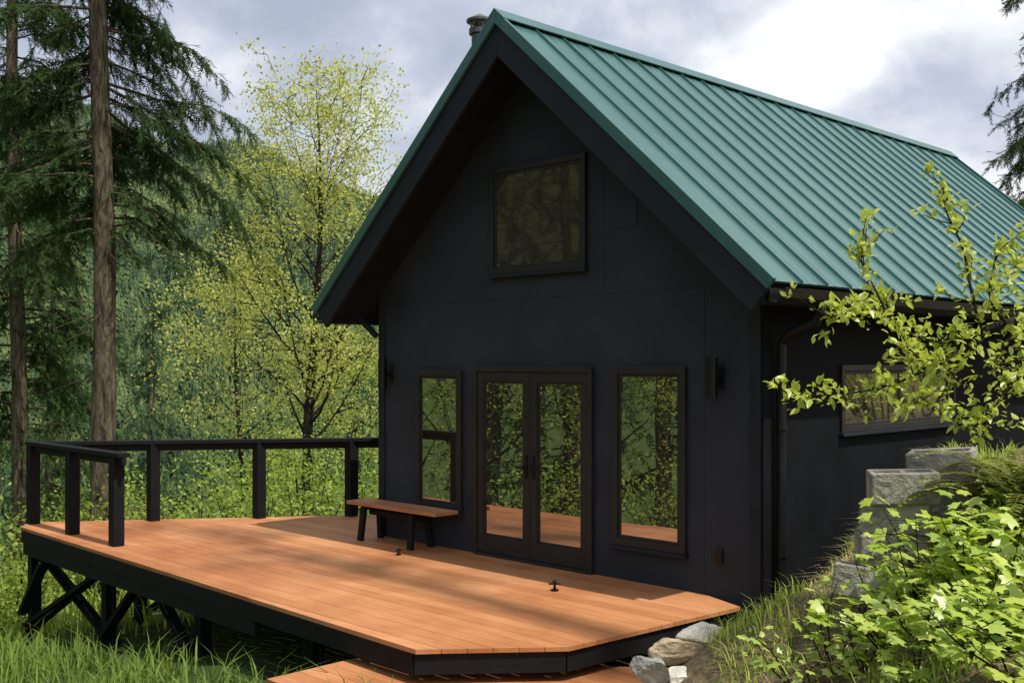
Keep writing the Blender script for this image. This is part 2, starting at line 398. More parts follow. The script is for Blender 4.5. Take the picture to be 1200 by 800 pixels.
def window(x0, x1, z0, z1, xf=L, label=None, tw=.085, mull=None, sill=True, gm='glass'):
    b = MB(xf)
    b.box(x0,x1,-.045,.01,z1-tw,z1); b.box(x0,x1,-.045,.01,z0,z0+tw)
    b.box(x0,x0+tw,-.044,.01,z0+tw,z1-tw); b.box(x1-tw,x1,-.044,.01,z0+tw,z1-tw)
    i = tw
    b.box(x0+i,x1-i,-.028,.0,z1-i-.03,z1-i); b.box(x0+i,x1-i,-.028,.0,z0+i,z0+i+.03)
    b.box(x0+i,x0+i+.03,-.027,.0,z0+i+.03,z1-i-.03); b.box(x1-i-.03,x1-i,-.027,.0,z0+i+.03,z1-i-.03)
    for mx in (mull or []): b.box(mx-.02,mx+.02,-.027,.0,z0+i+.03,z1-i-.03)
    w = b.build('window', M['frame'], cab, bevel=.004)
    if label: w['label'] = label
    b = MB(xf); b.add([(x0+i,-.018,z0+i),(x1-i,-.018,z0+i),(x1-i,-.018,z1-i),(x0+i,-.018,z1-i)], [(0,1,2,3)])
    me = bpy.data.meshes.new('pane')
    bs = BASE[cab.name]; me.from_pydata([(v[0]-bs[0],v[1]-bs[1],v[2]-bs[2]) for v in b.v], [], b.f)
    link('pane', me, M[gm], w)
    if sill:
        b = MB(xf); b.box(x0-.02,x1+.02,-.07,.0,z0-.035,z0-.002); b.build('sill', M['trim'], w, bevel=.004)
    return w
window(-1.95,-1.165,.42,2.0, label='narrow window left of the doors', tw=.07)
window(1.015,1.885,.335,2.045, label='tall window right of the doors', tw=.07)
window(-.70,.67,3.02,4.16, label='wide upper window in the gable', tw=.06, gm='glass_dim')
def XS(u, v, z): return L(HW-v, u, z)
window(1.3,3.8,1.42,2.06, XS, 'low wide window in the side wall', mull=[2.5], gm='glass_side', tw=.06)
b = MB(L)
b.box(-.956,.763,-.05,.01,1.985,2.04); b.box(-.956,-.906,-.049,.01,0,1.985); b.box(.713,.763,-.049,.01,0,1.985)
b.box(-.906,.713,-.06,.01,.004,.03)
b.build('door_frame', M['frame'], cab, bevel=.004)
for x0, x1, hx, sg in ((-.902,-.101,-.15,-1), (-.093,.709,-.045,1)):
    b = MB(L); s_ = .095
    b.box(x0,x1,-.035,.005,1.88,1.981); b.box(x0,x1,-.035,.005,.034,.22)
    b.box(x0,x0+s_,-.034,.005,.22,1.88); b.box(x1-s_,x1,-.034,.005,.22,1.88)
    for (a0,a1,c0,c1) in ((x0+s_,x1-s_,1.86,1.88),(x0+s_,x1-s_,.22,.24),(x0+s_,x0+s_+.02,.24,1.86),(x1-s_-.02,x1-s_,.24,1.86)):
        b.box(a0,a1,-.024,.0,c0,c1)
    d = b.build('door', M['frame'], cab, bevel=.004)
    me = bpy.data.meshes.new('pane'); bs = BASE[cab.name]
    me.from_pydata([tuple(np.array(L(x,-.010,z))-np.array(bs)) for x, z in ((x0+s_,.22),(x1-s_,.22),(x1-s_,1.88),(x0+s_,1.88))], [], [(0,1,2,3)])
    link('pane', me, M['glass'], d)
    b = MB(L); b.box(hx-.02,hx+.02,-.043,-.0345,.88,1.12)
    b.tube([(hx,-.04,.99),(hx,-.085,.99),(hx+sg*.10,-.09,.985)], .010, 8)
    b.build('handle', M['metal'], d)
for x in (-2.47, 2.23):
    b = MB(L); b.tube([(x,-.115,1.77),(x,-.115,2.13)], .052, 16); b.tube([(x,-.115,1.94),(x,-.0,1.94)], .02, 8)
    wl = b.build('wall_lamp', M['metal'], cab)
    b = MB(L); b.box(x-.06,x+.06,-.02,.0,1.85,2.05); b.build('back_plate', M['metal'], wl, bevel=.004)
b = MB(L); b.box(2.2,2.275,-.03,.0,.30,.43); b.build('outlet_cover', M['metal'], cab, bevel=.006)

# ------------------------------------------------------------------ deck
def clip(poly, n, c):
    o = []
    for i in range(len(poly)):
        a, b = poly[i], poly[(i+1) % len(poly)]
        da = a[0]*n[0]+a[1]*n[1]-c; db = b[0]*n[0]+b[1]*n[1]-c
        if da <= 0: o.append(a)
        if (da < 0) != (db < 0) and abs(da-db) > 1e-9:
            t = da/(da-db); o.append((a[0]+t*(b[0]-a[0]), a[1]+t*(b[1]-a[1])))
    return o
def boards(name, polyW, ztop_, parent, mat, wdt=.14, gap=.004, thick=.036):
    P = [toL(p) for p in polyW]
    b = MB(lambda x, y, z: L(x, y, z))
    v = min(p[1] for p in P); vmax = max(p[1] for p in P)
    while v < vmax:
        s = clip(clip(P, (0,1), v+wdt), (0,-1), -v)
        if len(s) >= 3:
            x0 = min(p[0] for p in s); x1 = max(p[0] for p in s)
            cuts = [x0-1]; x = x0+random.uniform(1.2, 4.8)
            while x < x1-.4: cuts.append(x); x += random.choice((3.66, 4.88, 3.0))
            cuts.append(x1+1)
            for a, c in zip(cuts[:-1], cuts[1:]):
                t = clip(clip(s, (1,0), c-.001), (-1,0), -(a+.001))
                if len(t) >= 3: b.prism(t, ztop_-thick, ztop_+random.uniform(-.0008,.0008))
        v += wdt+gap
    return b.build(name, mat, parent, bevel=.002)
A1, A2, RR, EE, DD, CC = (-6.24,13.93), (-6.30,14.33), (-.6,15.25), (1.95,9.37), (.42,8.05), (-.70,7.97)
deck = empty('deck', (-2.2,11.6,-.9), 'orange stained wooden deck with black skirt and railing in front of the cabin', 'deck')
poly = [A1, CC, DD, EE, RR, A2]
boards('deck_boards', poly, 0.0, deck, M['deck'])
cen = np.mean(np.array(poly), 0)
def inset(p, k):
    v = np.array(p)-cen; return tuple(cen+v*(1-k/np.linalg.norm(v)))
ip = [inset(p, .045) for p in poly]
b = MB()
for a, c in ((0,1),(1,2),(2,3),(4,5),(5,0)):
    p, q = np.array(ip[a]), np.array(ip[c])
    if (a, c) == (2, 3): q = q-(q-p)*.02
    b.beam((p[0],p[1],-.116),(q[0],q[1],-.116),.045,.158)
b.build('deck_skirt', M['deckblack'], deck, bevel=.004)
p, q = np.array(inset(A1,.09)), np.array(inset(CC,.09)); q = p+(q-p)*.72
b = MB(); b.beam((p[0],p[1],-.265),(q[0],q[1],-.265),.06,.136); b.build('beam', M['deckblack'], deck, bevel=.004)
for lx in np.arange(-6.2, 2.6, .6):
    P = clip(clip([toL(p) for p in [inset(p,.12) for p in poly]], (1,0), lx+.02), (-1,0), -(lx-.02))
    if len(P) >= 3:
        b = MB(L); b.prism(P, -.19, -.04); b.build('joist', M['deckblack'], deck)
P0 = np.array((-6.2,14.2)); gd = np.array(G)
rd = np.array((4.37,.78))
def spost(x, y, w_=.13):
    b = MB(); z0 = gz(x, y)-.2
    b.beam((x,y,z0),(x,y,-.2),w_,w_,(R[0],R[1],0)); b.build('support_post', M['deckblack'], deck, bevel=.006)
sp = [P0+gd*.05+np.array((.05,-.12)), P0+gd*2.0+np.array(R)*.1, P0+gd*4.2+np.array(R)*.1, P0+gd*6.2+np.array(R)*.1]
for s in sp: spost(s[0], s[1])
sr = [P0+rd*.3, P0+rd*.62, P0+rd*.93]
for s in sr: spost(s[0], s[1])
def brace(p, q):
    b = MB(); b.beam(p, q, .05, .13, (R[0],R[1],.1)); b.build('brace', M['deckblack'], deck, bevel=.004)
off = np.array(R)*-.09
def br(i, j, za, zb, k=1):
    a = i+off*k; c = j+off*k; brace((a[0],a[1],za),(c[0],c[1],zb))
br(sp[0], sp[1], -1.25, -.36); br(sp[0], sp[1], -.36, -1.25, -1)
br(sp[1], sp[1]+gd*.95, -1.15, -.36); br(sp[2], sp[2]-gd*.8, -1.0, -.36); br(sp[0], sp[0]+gd*.7, -1.1, -.36, 1.7)
br(sp[0], sr[0], -1.35, -.3); br(sr[0], sr[1], -1.3, -.3); br(sr[1], sr[0], -1.3, -.3, -1); br(sr[1], sr[2], -1.2, -.3)
rl = MB(); HR = 1.06
pe = P0+gd*2.62
a, c = P0-gd*.08, pe
rl.beam((a[0],a[1],HR-.02),(c[0],c[1],HR-.02),.15,.05)
rl.beam((a[0]+.05,a[1]-.05,HR-.09),(c[0],c[1],HR-.09),.05,.088)
a, c = P0+rd*.012, P0+rd*1.3
rl.beam((a[0],a[1],HR-.024),(c[0],c[1],HR-.024),.15,.05)
rl.beam((a[0],a[1],HR-.093),(c[0],c[1],HR-.093),.05,.086)
rail = rl.build('railing', M['deckblack'], deck, bevel=.005)
for q in (P0, P0+gd*1.22, P0+gd*2.42, P0+rd*.336, P0+rd*.643, P0+rd*.919, P0+rd*1.2):
    b = MB(); b.beam((q[0],q[1],.0),(q[0],q[1],HR-.05),.14,.13,(R[0],R[1],0)); b.build('post', M['deckblack'], rail, bevel=.006)
step = empty('deck_step', (-.3,8.0,-.55), 'low orange wooden step platform below the front edge of the deck', 'step')
sp_ = [(-1.82,8.15), (-.55,6.86), (1.25,6.95), (1.2,8.45), (-.6,8.6), (-1.25,8.72)]
cen2 = np.mean(np.array(sp_), 0)
boards('step_boards', sp_, -.265, step, M['deck'])
b = MB()
for i in range(6):
    p = cen2+(np.array(sp_[i])-cen2)*.97; q = cen2+(np.array(sp_[(i+1)%6])-cen2)*.97
    b.beam((p[0],p[1],-.40),(q[0],q[1],-.40),.04,.19)
b.build('step_skirt', M['deckblack'], step)
bench = empty('bench', L(-1.95,-.25,0), 'long brown plank bench with black trestle legs by the narrow window', 'bench')
b = MB(L)
for k in range(3): b.box(-2.77,-1.16,-.42+k*.115,-.42+k*.115+.111,.41,.45)
b.build('seat', M['bench'], bench, bevel=.005)
b = MB(L); b.box(-2.5,-1.55,-.29,-.21,.30,.36)
b.build('stretcher', M['deckblack'], bench, bevel=.004)
for lx, sx in ((-2.5,-1), (-1.62,1)):
    for ly, sy in ((-.39,-1), (-.11,1)):
        b = MB(); b.beam(L(lx+sx*.02,ly+sy*.01,0), L(lx,ly-sy*.03,.405), .075,.05,(R[0],R[1],0)); b.build('leg', M['deckblack'], bench, bevel=.004)
    b = MB(L); b.box(lx-.03,lx+.03,-.38,-.12,.362,.408); b.build('crossbar', M['deckblack'], bench)
def fitting(p, label, s=1.0, rot=0.):
    o = empty('deck_fitting', p, label, 'metal fitting')
    b = MB(); x, y, z = p
    b.tube([(x,y,z),(x,y,z+.012*s)], .035*s, 14); b.build('base_plate', M['metal'], o)
    b = MB(); b.tube([(x,y,z+.01),(x,y,z+.05*s),(x,y,z+.085*s),(x,y,z+.10*s)], [.014*s,.011*s,.02*s,.006*s], 10); b.build('stem', M['metal'], o, smooth=True)
    b = MB(); dx, dy = math.cos(rot)*.05*s, math.sin(rot)*.05*s
    b.tube([(x-dx,y-dy,z+.062*s),(x-dx*.9,y-dy*.9,z+.06*s),(x+dx*.9,y+dy*.9,z+.06*s),(x+dx,y+dy,z+.062*s)], [.014*s,.009*s,.009*s,.014*s], 8); b.build('lever', M['metal'], o)
def onDeck(px, py): Yd = CH*FL/(py-HY); return ((px-600)/FL*Yd, Yd, .002)
fitting(onDeck(650,692), 'small black metal fitting on the deck boards in front of the glass doors', 1.05)
fitting(onDeck(467,650), 'small black metal fitting on the deck boards beside the bench legs', .8, .8)

# ------------------------------------------------------------------ rocks, blocks
def rock(px, py, r, mat, label, Yd, sq=(1,1,.7), seed=0):
    p = pix(px, py, Yd)
    bm = bmesh.new(); bmesh.ops.create_icosphere(bm, subdivisions=4, radius=1)
    rr = random.Random(seed)
    planes = []
    for k in range(13):
        n = Vector((rr.gauss(0,1), rr.gauss(0,1), rr.gauss(0,1))).normalized(); planes.append((n, rr.uniform(.36,.78)))
    for v in bm.verts:
        c = v.co.copy()
        for n, d in planes:
            k = c.dot(n)
            if k > d: c -= n*(k-d)
        c *= 1+.06*mnoise.noise(c*2.3+Vector((seed,0,0)))+.07*mnoise.noise(c*8+Vector((0,seed,0)))
        v.co = Vector((c.x*sq[0], c.y*sq[1], c.z*sq[2]))*r*1.24
    me = bpy.data.meshes.new('rock'); bm.to_mesh(me); bm.free()
    o = link('rock', me, mat, base=p); o.rotation_euler = (rr.uniform(-.3,.3), rr.uniform(-.3,.3), rr.uniform(-.6,.6))
    tag(o, label, 'rock', 'rocks piled at the corner of the deck'); return o
rocks = [(800,764,.14,'rock_buff','large buff stone in the middle of the rock pile by the deck',(1.4,.8,.7),1,7.6),
 (822,746,.13,'rock_white','white flat stone topmost in the rock pile by the deck corner',(1.6,.8,.6),2,7.7),
 (768,788,.13,'rock_grey','grey stone lowest in the rock pile beside the wooden step',(1.2,.9,.9),3,7.5),
 (854,764,.13,'rock_white','pale stone right of the buff stone and under the dry grass',(1.3,1,.8),4,7.45),
 (806,794,.12,'rock_white','white stone at the bottom edge in the middle of the rock pile',(1.4,.9,.8),5,7.35),
 (846,795,.12,'rock_buff','tan stone at the bottom edge right of the white one',(1.2,1,.8),6,7.25),
 (778,766,.08,'rock_white','small white stone between the deck skirt and the grey stone',(1.2,.9,.8),7,7.7),
 (884,780,.10,'rock_buff','buff stone at the foot of the straw covered bank',(1.3,1,.7),8,7.2),
 (872,744,.09,'rock_grey','small grey stone highest up the bank in the rock pile',(1.3,.9,.7),10,7.55),
 (830,775,.085,'rock_white','small white stone wedged between the two larger pale stones of the pile',(1.2,1,.8),13,7.4),
 (872,796,.085,'rock_white','small white stone rightmost along the bottom edge of the pile',(1.2,1,.8),15,7.15)]
for px, py, r, mt, lb, sq, sd, Yd in rocks: rock(px, py, r, M[mt], lb, Yd, sq, sd)
blockme = None
def block(px, py, Yd, rot, label):
    global blockme
    p = pix(px, py, Yd)
    if blockme is None:
        b = MB(); lx, ly, hz = .195, .095, .095
        b.box(-lx,lx,-ly,-ly+.03,-hz,hz); b.box(-lx,lx,ly-.03,ly,-hz,hz)
        for x0, x1 in ((-lx,-.163),(-.018,.018),(.163,lx)): b.box(x0,x1,-ly+.03,ly-.03,-hz,hz-.002)
        o = b.build('concrete_block', M['concrete'], base=(0,0,0), bevel=.012); blockme = o
    else:
        o = blockme.copy(); col.objects.link(o)
    o.location = p; o.rotation_euler = (random.uniform(-.09,.09), random.uniform(-.1,.1), rot)
    tag(o, label, 'concrete block', 'concrete blocks stacked on the bank')
block(1058,570,6.5,-.15,'grey concrete block with the largest sunlit face, second from the top of the stack')
block(1104,545,6.75,-.55,'topmost grey concrete block lying tilted on the stack')
block(1048,606,6.55,-.35,'grey concrete block directly under the one with the largest sunlit face')
block(1044,643,6.55,-.1,'grey concrete block in the third course down from the top')
block(1120,592,6.8,-.4,'grey concrete block at the right of the stack behind the bush')
block(1018,682,6.5,-.45,'lowest grey concrete block at the left foot of the stack')

# ------------------------------------------------------------------ trees
def fir(label, base, H, r0, z0, Lmax, nb, seed, mat='fir', group='firs around the cabin', dens=8.5, ssize=1.0, droop=.5, bare=14, hvis=None, nhi=40, openf=False):
    rg = np.random.default_rng(seed); base = tuple(base)
    root = empty('fir_tree', base, label, 'tree', group)
    bx, by, bz = base
    k = 22; ph = rg.uniform(0, 6)
    def ax(h):
        return np.array((bx+.12*math.sin(h*.25+ph)*min(1,max(0,h)/6), by+.1*math.cos(h*.2+ph)*min(1,max(0,h)/6), bz+h))
    lm = MB(); hs = np.linspace(-.6, H, k)
    lm.tube([ax(h) for h in hs], [r0*(1.25 if i == 0 else (1.0-.93*max(0,h)/H)*(1+.05*math.sin(i*2.7))) for i, h in enumerate(hs)], 14)
    pos = []; dr = []; up = []; sz = []
    hv = hvis or H
    hl = [z0+(hv-z0)*(i+rg.uniform(0,1))/nb for i in range(nb)]
    if hvis: hl += [hvis+(H-hvis)*(i+rg.uniform(0,1))/nhi for i in range(nhi)]
    for h in hl:
        fr = (h-z0)/(H-z0)
        Ln = max(.35, Lmax*(1-fr)**.75*rg.uniform(.35,1.15)*min(1,.6+fr*5))
        az = rg.uniform(0, 2*math.pi)
        if openf and h < hv:            # few branches on the camera side, so the trunk shows
            az = rg.choice([0, math.pi])+rg.normal(0,.5) if rg.random() < .72 else math.pi/2+rg.normal(0,.6)
        d = np.array((math.cos(az), math.sin(az), 0))
        s = ax(h); rise = rg.uniform(-.1,.28); dp = droop*rg.uniform(.4,1.4); bend = rg.normal(0,.12)
        sdv = np.array((-d[1], d[0], 0))
        def P(t): return s+d*Ln*t*(1-.12*t)+sdv*bend*Ln*t*t+np.array((0,0,Ln*(rise*t-dp*t*t)+.04*Ln*math.sin(t*7+h)))
        lm.tube([P(t) for t in (0,.35,.7,1)], [.014+.006*Ln,.01+.004*Ln,.009,.004], 4, False)
        coarse = hvis is not None and h > hvis
        dn, s1 = (dens*.35, ssize*2.0) if coarse else (dens, ssize)
        n = max(4, int(Ln*dn))
        for t in np.linspace(.14, 1, n):
            if rg.random() < .1: continue
            p = P(t); tg = nrm(P(min(1,t+.02)+.001)-P(t-.02))
            sd = np.cross(tg, (0,0,1)); sd = sd/max(1e-6, np.linalg.norm(sd))
            for sg in (-1, 1):
                a = rg.uniform(.4, 1.25)
                dd = tg*math.cos(a)+sd*sg*math.sin(a)+np.array((0,0,-rg.uniform(0,1.0)))
                dd /= np.linalg.norm(dd)
                L1 = (.21+.14*Ln*(1-t)**.8+.12*rg.uniform(0,1))*s1*rg.uniform(.6,1.3)*min(1,.4+t*1.5)
                pos.append(p); dr.append(dd); up.append((rg.normal(0,.5), rg.normal(0,.5), 1)); sz.append(L1)
                if not coarse:
                    for q in (.25, .5, .75):
                        if rg.random() < .88:
                            pos.append(p+dd*L1*q); dr.append(dd+rg.normal(0,.65,3)+np.array((0,0,-.45))); up.append((rg.normal(0,.6), rg.normal(0,.6), 1)); sz.append(L1*rg.uniform(.5,.9))
        pos.append(P(1)); dr.append(tg); up.append((0,0,1)); sz.append(.3*ssize)
    for i in range(bare):
        h = rg.uniform(.25, 1)*z0; az = rg.uniform(0, 6.28); Ln = rg.uniform(.3,1.1)
        d = np.array((math.cos(az), math.sin(az), rg.uniform(-.35,.1))); s = ax(h)
        lm.tube([s, s+d*Ln*.5, s+d*Ln+np.array((0,0,-.1))], [.014,.008,.003], 4, False)
    lm.build('trunk', M['bark'], root, smooth=True)
    leaves('crown', M[mat], root, T_SPRAY, pos, dr, up, sz)
    return root
def at(px, Yd, dz=0): x = (px-600)/FL*Yd; return (x, Yd, gz(x, Yd)+dz)
fir('tall fir with thick sunlit trunk rising right behind the deck railing', at(117,18), 25, .215, 5.9, 2.9, 84, 11, droop=.58, ssize=.9, bare=26, dens=9.5, hvis=12.2, nhi=30, openf=True)
fir('slimmer fir near the left edge, left of the thick sunlit trunk', at(22,24), 27, .2, 3.6, 2.7, 96, 12, 'fir', bare=24, dens=6.5, hvis=14, ssize=1.15, nhi=30, openf=True)
fir('dense young fir filling the gap between the two left trunks', at(58,32), 13.5, .15, .8, 2.5, 95, 14, 'fir', ssize=1.35, dens=5)
fir('hazy fir right of the thick sunlit trunk, behind the pale trees', at(178,48), 11, .18, 1.0, 2.2, 50, 15, 'fir2', ssize=1.7, dens=3.2)
fir('fir at the right edge of the frame beyond the roof', at(1236,40), 24, .25, 7, 3.4, 100, 16, 'fir', ssize=1.5, dens=5.5, hvis=19, nhi=20)
fir('unseen very tall fir uphill to the right of the viewpoint, added to dapple the deck with shade', (11.0,-1.9,gz(11,-1.9)), 43, .4, 29, 2.6, 12, 17, 'fir', ssize=1.5, dens=2.2, bare=0)  # out of frame, high crown only, added to cast soft shade on the deck

def broad(label, base, H, r0, seed, spread, c0, mat, nprim=24, nsec=7, nleaf=34, lsz=.1, asc=1.0, group='spring trees beyond the deck', cl=.3):
    rg = np.random.default_rng(seed); root = empty('broadleaf_tree', base, label, 'tree', group)
    bx, by, bz = base; ph = rg.uniform(0, 6)
    def ax(h): return np.array((bx+.18*math.sin(h*.45+ph)*min(1,max(h,0)/3), by+.15*math.cos(h*.4+ph)*min(1,max(h,0)/3), bz+h))
    tb = MB(); hs = np.linspace(-.5, H, 14)
    tb.tube([ax(h) for h in hs], [r0*(1-.94*max(h,0)/H)+.004 for h in hs], 10)
    pos = []; dr = []; sz = []
    def cluster(p, n, rad):
        c = rg.normal(0, rad, (n, 3))*np.array((1,1,.8))
        pos.extend(p+c); dr.extend(rg.normal(0,1,(n,3))+np.array((0,0,-.3))); sz.extend(lsz*rg.uniform(.6,1.3,n))
    for i in range(nprim):
        fr = (i+rg.uniform(0,1))/nprim; h = c0+(H*.95-c0)*fr
        Ln = spread*(math.sin(math.pi*min(1,.3+.62*fr))**.8)*rg.uniform(.6,1.15)+.25
        az = i*2.4+rg.normal(0,.4); d = np.array((math.cos(az), math.sin(az), 0)); s = ax(h); a0 = rg.uniform(.3,.75)*asc
        ra = max(.008, r0*.28*(1-fr*.8))
        wob = rg.normal(0,.08,3)
        def P(t): return s+d*Ln*t*(1-.15*t)+np.array((0,0,Ln*(a0*t+.42*asc*t*t)))+wob*math.sin(t*5)*Ln*.5
        tb.tube([P(t) for t in (0,.25,.5,.75,1)], [ra,ra*.75,ra*.55,ra*.35,.005], 6, False)
        for j in range(nsec):
            t = rg.uniform(.25, 1) if j else 1.0
            p = P(t); a2 = rg.uniform(0, 6.28); l2 = Ln*rg.uniform(.18,.42)*(1.2-t*.5)
            dv = np.array((math.cos(a2), math.sin(a2), rg.uniform(-.1,.9))); e = p+dv*l2+d*l2*.4
            tb.tube([p, (p+e)/2+rg.normal(0,.04,3), e], [ra*.35+.003,.006,.003], 4, False)
            cluster(e, nleaf//2, cl*.8); cluster((p+e)/2, nleaf//4, cl*.7); cluster(e+dv*.15, nleaf//4, cl)
    tb.build('trunk', M['bark2'], root, smooth=True)
    n = len(pos)
    leaves('crown', M[mat], root, T_DIA, pos, dr, rg.normal(0,1,(n,3))+np.array((0,0,.6)), sz)
    return root
broad('tall pale yellow green spring tree nearest the cabin gable, behind the railing', at(364,21), 8.9, .125, 21, 1.75, 2.0, 'spring', 42, 9, 56, .066, cl=.19, asc=1.2)
broad('lower yellow green tree whose crown merges into the left side of the tall spring tree', at(285,25), 6.2, .08, 22, 1.7, 1.5, 'spring', 20, 8, 44, .075, asc=1.0, cl=.23)
broad('small pale green tree close beside the cabin corner behind the railing', at(424,26), 3.9, .08, 23, 1.1, 1.2, 'spring2', 14, 8, 36, .075, asc=.9, cl=.2)
for i, (x, y, H, lb) in enumerate(((-12.5,12.6,6.2,'spring tree left of the deck, mirrored in the left glass door'), (-14.5,9.8,6.0,'leafy tree left of the deck, mirrored in the right glass door'),
        (-11.5,7.2,5.5,'leafy tree left of the deck, mirrored in the tall window'), (-17,15,6.5,'leafy tree far left, mirrored in the narrow window'))):
    broad(lb, (x,y,gz(x,y)), H, .19, 40+i, 1.9, 1.6, 'mirror_leaf', 16, 6, 36, .085, group='trees mirrored in the glass', cl=.3)
for i, (x, y, H, lb) in enumerate(((-16.5,8.0,20,'dark fir left of the deck, mirrored in the tall window'), (-20,12.5,24,'dark fir far left, mirrored in the upper window'), (-21,10.2,22,'dark fir farthest left, mirrored in the right door'))):
    fir(lb, (x,y,gz(x,y)), H, .25, 1.5, 3.2, 4, 60+i, 'fir', 'trees mirrored in the glass', 5, 1.3, hvis=2.2, nhi=90)
def shrub(label, p, rad, hgt, seed, mat='bush', n=900, lsz=.11, group='shrubs behind the deck'):
    rg = np.random.default_rng(seed); root = empty('shrub', p, label, 'shrub', group)
    st = MB(); pos = []
    ns = 14
    for i in range(ns):
        a = rg.uniform(0, 6.28); r = rad*math.sqrt(rg.uniform(0,1)); e = np.array((p[0]+r*math.cos(a), p[1]+r*math.sin(a), p[2]+hgt*rg.uniform(.55,1)*(1-.35*(r/rad)**2)))
        s = np.array(p)+np.array((.25*r*math.cos(a), .25*r*math.sin(a), -.1)); m_ = (s+e)/2+np.array((0,0,.15*hgt))*.3
        st.tube([s, m_, e], [.018,.012,.004], 5, False)
        k = n//ns; t = rg.uniform(.3,1.05,k)[:,None]
        q = s*(1-t)**2+2*m_*t*(1-t)+e*t**2
        pos.append(q+rg.normal(0,.17*rad+.04,(k,3))*np.array((1,1,.7)))
    st.build('stems', M['bark2'], root)
    pos = np.concatenate(pos); k = len(pos)
    leaves('foliage', M[mat], root, T_DIA, pos, rg.normal(0,1,(k,3)), rg.normal(0,.6,(k,3))+np.array((0,0,1)), lsz*rg.uniform(.6,1.35,k))
    return root
sh = [(165,17.5,1.1,2.3,'bright shrub behind the second railing post'), (235,18.5,1.3,2.5,'broad bright shrub behind the gap left of the tallest railing post'),
      (300,17.2,1.0,2.2,'bright shrub behind the middle railing post'), (355,18.6,1.2,2.6,'bright shrub at the foot of the tall spring tree'),
      (412,17.8,1.1,2.3,'bright shrub behind the railing post nearest the cabin'), (90,20,1.3,2.3,'shrub at the foot of the thick fir trunk'),
      (30,18,1.2,2.0,'shrub beyond the left corner of the deck'), (5,15.5,1.0,1.5,'low shrub at the left edge below the deck corner'),
      (130,33,2.6,3.8,'tall shrub thicket down the slope behind the two fir trunks'), (330,36,2.8,3.8,'tall shrub thicket down the slope behind the spring trees')]
for i, (px, Yd, rad, hg, lb) in enumerate(sh): shrub(lb, at(px, Yd), rad, hg, 70+i, n=1800 if Yd < 30 else 2200, lsz=.085 if Yd < 30 else .14)
for i, (x, y, lb) in enumerate(((-9.6,12.4,'shrub left of the deck, mirrored low in the left door'), (-9.8,10.4,'shrub left of the deck, mirrored low in the right door'), (-9.2,8.6,'shrub left of the deck, mirrored low in the tall window'),
        (8.6,12.6,'shrub right of the cabin, mirrored in the left half of the side window'), (10.2,14.0,'shrub right of the cabin, mirrored in the middle of the side window'), (11.2,15.8,'shrub right of the cabin, mirrored in the right half of the side window'))):
    shrub(lb, (x,y,gz(x,y)), 1.5, 2.2 if x > 0 else 2.7, 84+i, 'mirror_leaf', 1400, .085, 'shrubs mirrored in the glass')
rg = np.random.default_rng(5)
def ftree(seed):                # far conifer: tiers of ragged boughs narrowing to a spire
    r_ = np.random.default_rng(seed); V = []; Fc = []; lay = 7; wd = r_.uniform(.14,.19); m_ = 9
    for k in range(lay):
        z0 = .05+.84*(k/lay)**.92; z1 = min(1, z0+.30-.018*k); rad = wd*(1-k/lay)**.8+.014
        c = len(V); V.append((r_.normal(0,.008), r_.normal(0,.008), z1))
        for j in range(m_):
            a = 2*math.pi*j/m_+k*1.3; q = rad*(r_.uniform(.95,1.3) if j % 2 else r_.uniform(.45,.7))
            V.append((q*math.cos(a), q*math.sin(a), z0-(.035 if j % 2 else -.02)*r_.uniform(.5,1.4)))
        Fc += [(c, c+1+j, c+1+(j+1)%m_) for j in range(m_)]
    return V, Fc
Vs = []; Fs = []; off_ = 0
for sd in range(5):
    n1 = 2600; n2 = 350
    az = np.concatenate([rg.uniform(-.50,-.06,n1), rg.uniform(-1.9,-.5,n2), rg.uniform(-.06,.5,60)])
    r = 130+810*rg.uniform(0,1,len(az))**.72
    x = r*np.sin(az); y = r*np.cos(az); z = ground(x, y)
    s = rg.uniform(5.5,14,len(az))*np.clip(r/330, .42, 1)
    T, TF = ftree(sd)
    a = rg.uniform(0,6.28,len(az)); Mx = np.zeros((len(az),3,3)); Mx[:,0,0] = np.cos(a); Mx[:,0,1] = -np.sin(a); Mx[:,1,0] = np.sin(a); Mx[:,1,1] = np.cos(a); Mx[:,2,2] = 1
    V, F = inst(T, TF, np.stack([x,y,z-.3],-1), Mx, s)
    Vs.append(V); Fs.append(F+off_); off_ += len(V)
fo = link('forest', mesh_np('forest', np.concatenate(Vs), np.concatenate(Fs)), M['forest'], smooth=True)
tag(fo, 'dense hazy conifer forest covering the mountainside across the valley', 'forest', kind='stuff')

# ------------------------------------------------------------------ fruit tree at the right
ft = empty('fruit_tree', (3.35,5.0,gz(3.35,5.0)), 'young fruit tree with fresh light green leaves reaching in from the right edge', 'tree')
tb = MB(); pos = []; dr = []; sz = []
rg = np.random.default_rng(31)
def interp(pts, n):
    pts = np.array(pts, float); t = np.linspace(0, len(pts)-1, n); i = np.minimum(t.astype(int), len(pts)-2); f = (t-i)[:,None]
    p0 = pts[np.maximum(i-1,0)]; p1 = pts[i]; p2 = pts[i+1]; p3 = pts[np.minimum(i+2,len(pts)-1)]
    return .5*((2*p1)+(-p0+p2)*f+(2*p0-5*p1+4*p2-p3)*f**2+(-p0+3*p1-3*p2+p3)*f**3)
def rosette(p, d, n, s):
    for k in range(n):
        v = rg.normal(0,.75,3)+np.array(d)*.6+np.array((0,0,.25)); pos.append(p+rg.normal(0,.016,3)); dr.append(v); sz.append(s*rg.uniform(.5,1.3))
